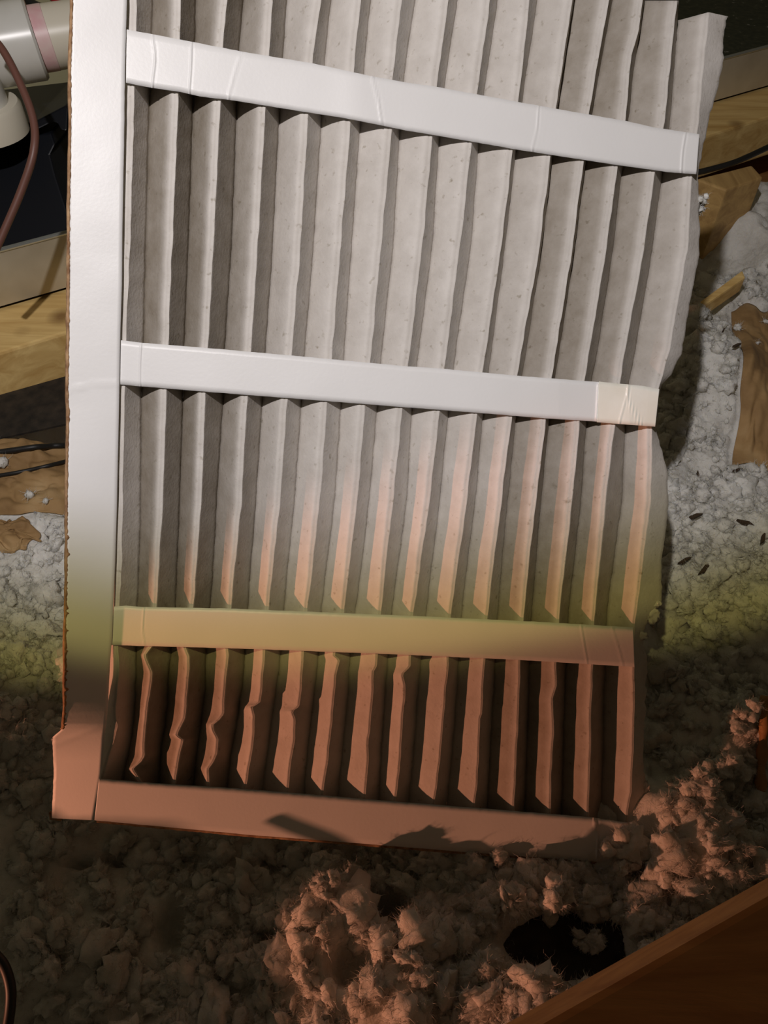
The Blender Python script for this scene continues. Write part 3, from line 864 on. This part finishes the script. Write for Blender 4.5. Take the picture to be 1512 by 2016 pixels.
# fine stray fibres standing off the clumps and the heap
def fibres(base, nor, r, wmin, wmax, lmin, lmax):
    n = len(base)
    w_ = np.cross(nor, r.normal(size=(n, 3))); w_ /= np.linalg.norm(w_, axis=1)[:, None]; w_ *= r.uniform(wmin, wmax, (n, 1))
    ln = r.uniform(lmin, lmax, (n, 1)); dr = nor + 0.8 * r.normal(size=(n, 3)); q = base.copy(); rows = []
    for j_ in range(4):
        sc = 1 - j_ / 3.5
        rows += [q - w_ * sc, q + w_ * sc]
        dr = dr / np.linalg.norm(dr, axis=1)[:, None]; q = q + dr * ln / 3; dr = dr + 0.6 * r.normal(size=(n, 3))
    v = np.stack(rows, 1).reshape(-1, 3)
    t = np.array([[0, 1, 3], [0, 3, 2], [2, 3, 5], [2, 5, 4], [4, 5, 7], [4, 7, 6]])
    return v, (np.arange(n)[:, None, None] * 8 + t[None]).reshape(-1, 3)


r2 = np.random.default_rng(23)
bases, nors = [], []
for (v_, f_), c, s_, R_ in items:
    k = max(5, int(80000 * s_[0] ** 1.35))
    p = (v_[r2.integers(len(v_), size=k)] * s_) @ R_.T
    nn = p / np.linalg.norm(p, axis=1)[:, None]; ok = nn[:, 2] > -0.25
    bases.append((c + p * 0.97)[ok]); nors.append(nn[ok])
hx = X[1:-1:1, 1:-1:1].ravel(); sel = r2.integers(X.size, size=190000)
hv = ins_v[sel]; xx, yy_, dd_ = P(hv)[0], P(hv)[1], P(hv)[2]
ok = (xx > -40) & (xx < 1560) & (yy_ > 500) & (yy_ < 2080) & ~((xx > 90) & (xx < 1300) & (yy_ < 1600)) & (hv[:, 2] > -0.12) & ~covered.ravel()[sel]
hv = hv[ok] + r2.uniform(-0.0018, 0.0018, (ok.sum(), 3)) * [1, 1, 0]
bases.append(hv); nors.append(np.tile([0, 0, 1.0], (len(hv), 1)))
fv, ff_ = fibres(np.concatenate(bases), np.concatenate(nors), r2, 0.00012, 0.00034, 0.003, 0.011)
bf_ = np.concatenate([bf_, ff_ + len(bv)]); bv = np.concatenate([bv, fv])
fl = fast_mesh('insulation_clumps', bv, bf_, M['fluff'])
tag(fl, 'loose popcorn-like white insulation clumps strewn over the attic floor', 'insulation', kind='stuff')


def tuft(px_, py_, lift_, size, n, seed, label, stretch=(1, 1, 1), at_=None, min_z=-1.0):
    r = np.random.default_rng(seed)
    if at_ is not None:
        g = np.array(at_)
    else:                       # seat it on what lies below, so that it does not hover
        z_ = lift_
        for _ in range(8):
            g = G(px_, py_, z_); q_ = g[:2] + 0.4 * size * np.array([[0, 0], [1, 0], [-1, 0], [0, 1], [0, -1]])
            z_ = max(min_z, float(np.max(height(q_[:, 0], q_[:, 1])))) + size * 0.55 * stretch[2]
        g = G(px_, py_, z_)
    its = []
    for k in range(n):
        c = g + r.normal(size=3) * size * 0.48 * np.array(stretch)
        s_ = size * r.uniform(0.28, 0.60)
        its.append(((MID if s_ > size * 0.4 else SML)[r.integers(10)], c, s_ * np.array([1, 1, 1.0]), rotm(r)))
    its.append((MID[seed % 10], g, size * 0.75 * np.array(stretch), np.eye(3)))
    v, f = join(its)
    kk = r.integers(len(v), size=int(90 * n)); nn = v[kk] - g; nn /= np.linalg.norm(nn, axis=1)[:, None]
    fv2, ff2 = fibres(v[kk], nn, r, 0.00010, 0.00024, 0.2 * size, min(0.010, 0.5 * size))
    f = np.concatenate([f, ff2 + len(v)]); v = np.concatenate([v, fv2])
    o = fast_mesh('insulation_tuft', v, f, M['fluff'])
    tag(o, label, 'insulation', 'insulation tufts standing proud of the heap')
    return o


tuft(632, 1742, 0.030, 0.013, 9, 1, 'small insulation tuft standing alone below the middle of the bottom flange', (0.7, 0.7, 1.3))
tuft(955, 1698, 0.022, 0.017, 12, 2, 'insulation tuft overlapping the bottom flange and shading it')
tuft(1245, 1665, 0.035, 0.020, 14, 3, 'insulation tuft covering the right end of the bottom flange')
tuft(1090, 1765, 0.045, 0.015, 12, 4, 'ragged insulation tuft hanging over the black sheet', (0.8, 0.8, 1.3), min_z=0.004)
tuft(1163, 1850, 0.030, 0.011, 12, 5, 'pale insulation tuft lying on the black sheet', (1.1, 0.7, 0.9), min_z=0.002)
tuft(1462, 1420, 0.05, 0.014, 12, 6, 'upright insulation tuft beside the brown stick', (0.7, 0.7, 1.5))
tuft(1440, 1505, 0.04, 0.016, 10, 7, 'insulation tuft below the upright tuft beside the brown stick')
tuft(1385, 1555, 0.04, 0.014, 10, 8, 'forked insulation tuft between the filter corner and the brown stick')
tuft(1372, 400, 0.05, 0.0085, 10, 9, 'small white insulation tuft caught between filter edge and joist block', (0.55, 0.5, 1.1), at_=W(1376., 402., float(D(1374, 402)) + 0.016))

# frayed scraps of media on the torn edge
for k, (x, y, sx_, sy_) in enumerate([(1262, 1252, 0.0085, 0.005), (1284, 1210, 0.006, 0.007), (1292, 1188, 0.005, 0.004), (1262, 1572, 0.009, 0.006), (1284, 1590, 0.006, 0.004), (1272, 1550, 0.0045, 0.008)]):
    v_, f_ = MID[(k * 3) % 10]
    c = W(float(x), float(y), float(D(x, y)) + 0.008)
    pts = c + (v_[:, :1] * sx_ * RT + v_[:, 1:2] * sy_ * UP + v_[:, 2:3] * 0.003 * FW)
    mesh_obj('frayed_scrap', pts, f_, M['media'], filt)

# ------------------------------------------------------------------ timber on the right
def quad_prism(name, pix, ztop, zbot, material, label, cat, bevel=0.003):
    t = [G(x, y, ztop) for x, y in pix]
    b_ = [np.array([p[0], p[1], zbot]) for p in t]
    o = prism(name, b_, t, material, None, bevel)
    return tag(o, label, cat)


quad_prism('joist_block', [(1372, 352), (1480, 325), (1502, 349), (1430, 374)], 0.075, -0.13, M['wood2'], 'short pine block standing below the beam beside the filter edge', 'wood block')
quad_prism('wood_lath', [(1372, 612), (1380, 592), (1462, 531), (1468, 546)], 0.034, 0.010, M['wood'], 'thin pine lath poking out of the insulation by the filter edge', 'lath')

# foreground rafter, bottom right
a0, a1 = W(np.array(900.), np.array(2066.), np.array(0.375)), W(np.array(1700.), np.array(1620.), np.array(0.405))
b0, b1 = W(np.array(960.), np.array(2072.), np.array(0.338)), W(np.array(1700.), np.array(1648.), np.array(0.368))
_e = a1 - a0; a0 = a0 - 0.5 * _e; b0 = b0 - 0.5 * (b1 - b0); a1 = a1 + 1.0 * _e; b1 = b1 + 1.0 * _e
dn = (-0.75 * UP + 0.45 * RT - 0.10 * FW); dn = dn / np.linalg.norm(dn) * 0.16
raf = prism('rafter', [a0 + dn, a1 + dn, b1 + dn, b0 + dn], [a0, a1, b1, b0], M['oldwood'], None, 0.004)
tag(raf, 'dark reddish brown rafter edge crossing the corner in front of the insulation', 'rafter')

# brown stick at the right edge
tube_pts = catmull([W(np.array(x), np.array(y), np.array(d)) for x, y, d in [(1508., 1370., 0.66), (1503., 1450., 0.655), (1498., 1540., 0.65), (1504., 1640., 0.645)]], 6)
st = tube('wood_stick', tube_pts, [0.004 + 0.0012 * math.sin(k * 1.7) for k in range(len(tube_pts))], M['oldwood'])
tag(st, 'brown stick standing upright out of the insulation', 'stick')


# black sheet painting in the debris and the dark of the hollow
def scrap(px_, py_, z, sx, sy, seed, label):
    g = G(px_, py_, z)
    n = 24
    s = np.linspace(-1, 1, n)
    S, T = np.meshgrid(s, s)
    k = 1 / np.maximum(1, np.sqrt(S ** 2 + T ** 2) / np.maximum(np.abs(S), np.abs(T)).clip(1e-6) * 0.9)
    x = g[0] + S * k * sx * (1 + 0.25 * n2(S, T, 1.5, seed)); y = g[1] + T * k * sy * (1 + 0.25 * n2(S, T, 1.5, seed + 3))
    zz = z + 0.010 * n2(S, T, 1.8, seed + 5) + 0.004 * n2(S, T, 6, seed)
    f_ = np.stack([x, y, zz], -1); b_ = f_.copy(); b_[..., 2] -= 0.002
    v, f = solid_grid(f_, b_); f = [q[::-1] for q in f]
    return tag(mesh_obj('dark_sheet', v, f, M['darksheet']), label, 'dark sheet')


scrap(1110, 1874, 0.002, 0.050, 0.030, 3, 'torn black sheet standing for debris and the dark of the hollow between insulation and rafter')

# wood chips
for k, (x, y, a, l_) in enumerate([(1368, 946, 80, 0.005), (1445, 1068, 160, 0.009), (1372, 1150, 40, 0.010), (1352, 1050, 15, 0.009), (1335, 1130, 25, 0.008), (1478, 1100, 60, 0.008), (1445, 940, 10, 0.006), (1390, 735, 50, 0.004), (1418, 755, 20, 0.006)]):
    g = G(x, y, 0.0); z = float(height(np.array([g[0]]), np.array([g[1]]))[0]) + 0.010
    c = np.array([g[0], g[1], z]); an = math.radians(a); ax = np.array([math.cos(an), math.sin(an), 0.1]); ay = np.array([-math.sin(an), math.cos(an), 0])
    ring = [c + ax * l_ * 1.0, c + ax * l_ * 0.3 + ay * l_ * 0.28, c - ax * l_ + ay * l_ * 0.1, c - ax * l_ * 0.4 - ay * l_ * 0.25]
    o = prism('bark_chip', [p - [0, 0, 0.002] for p in ring], [p + [0, 0, 0.0015] for p in ring], M['chip'])
    tag(o, 'small dark bark chip lying on the pale insulation right of the filter', 'wood chip', 'bark chips on the insulation')


# ------------------------------------------------------------------ cables
def cable(name, pts, rad, material, label):
    o = tube(name, catmull(pts, 8), rad, material)
    return tag(o, label, 'cable')


Wp = lambda x, y, d: W(np.array(float(x)), np.array(float(y)), np.array(float(d)))
def laid(pix, rad):
    """points of a cable resting on whatever lies below it"""
    out_ = []
    for x, y in pix:
        z = 0.02
        for _ in range(6):
            g = G(x, y, z); zc = cover_at(g[0], g[1], 0.02)
            z = (zc if zc is not None else float(height(g[:1], g[1:2], fine=False)[0])) + rad * 0.8
        out_.append(G(x, y, z))
    return out_


cable('black_cable', laid([(-60, 902), (-30, 896), (0, 890), (35, 885), (70, 880), (100, 878), (130, 876), (170, 872), (210, 868)], 0.0034), 0.0034, M['rubber'], 'upper thicker black cable crossing above the kraft paper')
cable('black_cable', laid([(-60, 948), (-30, 942), (0, 936), (30, 931), (60, 925), (95, 917), (130, 908), (170, 898), (210, 888)], 0.0024), 0.0024, M['rubber'], 'thin black strip standing for the shadow of the upper cable on the kraft paper')  # added strip that paints in the shadow of the upper cable
cable('black_cable', [G(-20, 1870, 0.05), G(6, 1898, 0.045), G(20, 1940, 0.04), G(20, 1985, 0.035), G(10, 2050, 0.03)], 0.0036, M['rubber'], 'short curved black cable end lying on the shaded insulation')
cable('black_cable', [G(1350, 345, 0.085), G(1400, 333, 0.09), G(1450, 318, 0.095), G(1512, 290, 0.10), G(1570, 262, 0.10)], 0.0045, M['rubber'], 'black cable running along the beam above the pine block')
cable('brown_cable', [Wp(-40, 50, 0.82), Wp(3, 95, 0.82), Wp(40, 165, 0.82), Wp(66, 238, 0.82), Wp(66, 300, 0.82), Wp(42, 375, 0.83), Wp(8, 455, 0.84), Wp(-30, 540, 0.85)], 0.0042, M['brownwire'], 'reddish brown cable curving in front of the black pump')
cable('red_cable', [Wp(90, -25, 1.05), Wp(112, -6, 1.05), Wp(140, 2, 1.05), Wp(180, 8, 1.05)], 0.009, M['red'], 'red cable behind the pipe at the flange edge')
cable('black_cable', [Wp(20, -40, 1.2), Wp(60, 5, 1.2), Wp(100, 22, 1.2), Wp(170, 50, 1.2)], 0.007, M['rubber'], 'black cable behind the white pipe')

# ------------------------------------------------------------------ condensate pump and pipe
pd = 1.02
pump_loc = G(40, 430, hp - 0.02)


def pxprism(name, pix, d0_, d1_, material, parent, bevel=0.0):
    f = [Wp(x, y, d0_) for x, y in pix]; b_ = [p + (d1_ - d0_) * (np.array([0.05, 0.75, 0.0]) + 0.0 * FW) for p in f]
    return prism(name, f, b_, material, parent, bevel)


def extrude_pix(name, pix, d, depth, material, parent, bevel=0.0):
    f = [Wp(x, y, d) for x, y in pix]; dirv = np.array([0.10, 0.99, 0.0]) * depth
    vs = f + [p + dirv for p in f]
    n = len(f)
    fs = [list(range(n)), [n + k for k in range(n)][::-1]] + [[k, n + k, n + (k + 1) % n, (k + 1) % n] for k in range(n)]
    bm = bmesh.new(); vv_ = [bm.verts.new(tuple(p)) for p in vs]
    for q in fs: bm.faces.new([vv_[k] for k in q])
    bmesh.ops.recalc_face_normals(bm, faces=bm.faces)
    if bevel: bmesh.ops.bevel(bm, geom=[e for e in bm.edges], offset=bevel, segments=2, affect='EDGES', profile=0.6)
    bm.verts.index_update()
    vs = [tuple(v.co) for v in bm.verts]; fs = [[v.index for v in f2.verts] for f2 in bm.faces]; bm.free()
    return mesh_obj(name, vs, fs, material, parent, sm=False)


pump = empty('condensate_pump', pump_loc, 'black plastic condensate pump with hooked lid in the metal pan', 'pump')
extrude_pix('tank', [(-120, 285), (100, 262), (108, 285), (98, 305), (108, 345), (134, 425), (134, 470), (-120, 540)], 1.02, 0.11, M['black'], pump, 0.002)
extrude_pix('lid', [(-120, 262), (-120, 295), (60, 262), (104, 240), (113, 243), (120, 256), (131, 258), (134, 215), (128, 208), (66, 240)], 1.00, 0.13, M['black'], pump, 0.002)

pipe = empty('drain_pipe', Wp(20, 250, 1.0), 'white plastic drain pipe with pink primer ring above the black pump', 'pipe')
axd = 0.955
c_rim = Wp(73, 78, axd); c_left = Wp(-90, 104, axd - 0.02); c_right = c_rim + (c_rim - c_left) * 1.6
axis = (c_rim - c_left); axis /= np.linalg.norm(axis)
rc = 72 * axd / FPX * 0.98
rp = 57 * axd / FPX


def ringed(name, p, q, profile, material, parent, seg=40):
    """lathe along p->q; profile = list of (t in metres from p, radius)"""
    ax_ = Vector(q - p).normalized(); a = ax_.cross(Vector((0.2, -0.5, 0.84)) if abs(ax_.z) < 0.9 else Vector((1, 0, 0))).normalized(); b_ = ax_.cross(a)
    vs, fs = [], []
    for t, r in profile:
        for k in range(seg):
            an = 2 * math.pi * k / seg
            vs.append(tuple(Vector(p) + ax_ * t + (a * math.cos(an) + b_ * math.sin(an)) * r))
    n = len(profile)
    for j in range(n - 1):
        for k in range(seg):
            fs.append([j * seg + k, j * seg + (k + 1) % seg, (j + 1) * seg + (k + 1) % seg, (j + 1) * seg + k])
    fs.append(list(range(seg))[::-1]); fs.append([(n - 1) * seg + k for k in range(seg)])
    o = mesh_obj(name, vs, fs, material, parent)
    o.data.attributes.new('sharp_edge', 'BOOLEAN', 'EDGE').data.foreach_set('value', [False] * len(o.data.edges))
    m_ = o.modifiers.new('edge', 'EDGE_SPLIT'); m_.split_angle = math.radians(40)
    return o


Lc = float(np.linalg.norm(c_rim - c_left))
ringed('coupling', c_left, c_rim, [(0, rc), (Lc - 0.003, rc), (Lc, rc - 0.003), (Lc, rp * 0.99)], M['pvc'], pipe)
Lp = float(np.linalg.norm(c_right - c_rim))
psec = ringed('pipe_section', c_rim - axis * 0.01, c_right, [(0, rp), (Lp, rp)], M['pvc_cream'], pipe)
ringed('primer_stain', c_rim - axis * 0.012, c_right, [(0, rp + 0.0004), (0.028, rp + 0.0005), (0.0285, rp)], M['primer'], psec)['label'] = 'pink primer stain around the pipe'
# upright socket on the pump lid
e0 = Wp(-22, 262, 0.98); e1 = e0 + np.array([0, 0, 0.035])
ringed('socket_ring', e0, e1, [(0, 0.050), (0.030, 0.050), (0.035, 0.047)], M['pvc_cream'], pipe)
ringed('riser', e0, e1, [(0, 0.036), (0.075, 0.036), (0.078, 0.033)], M['pvc'], pipe)
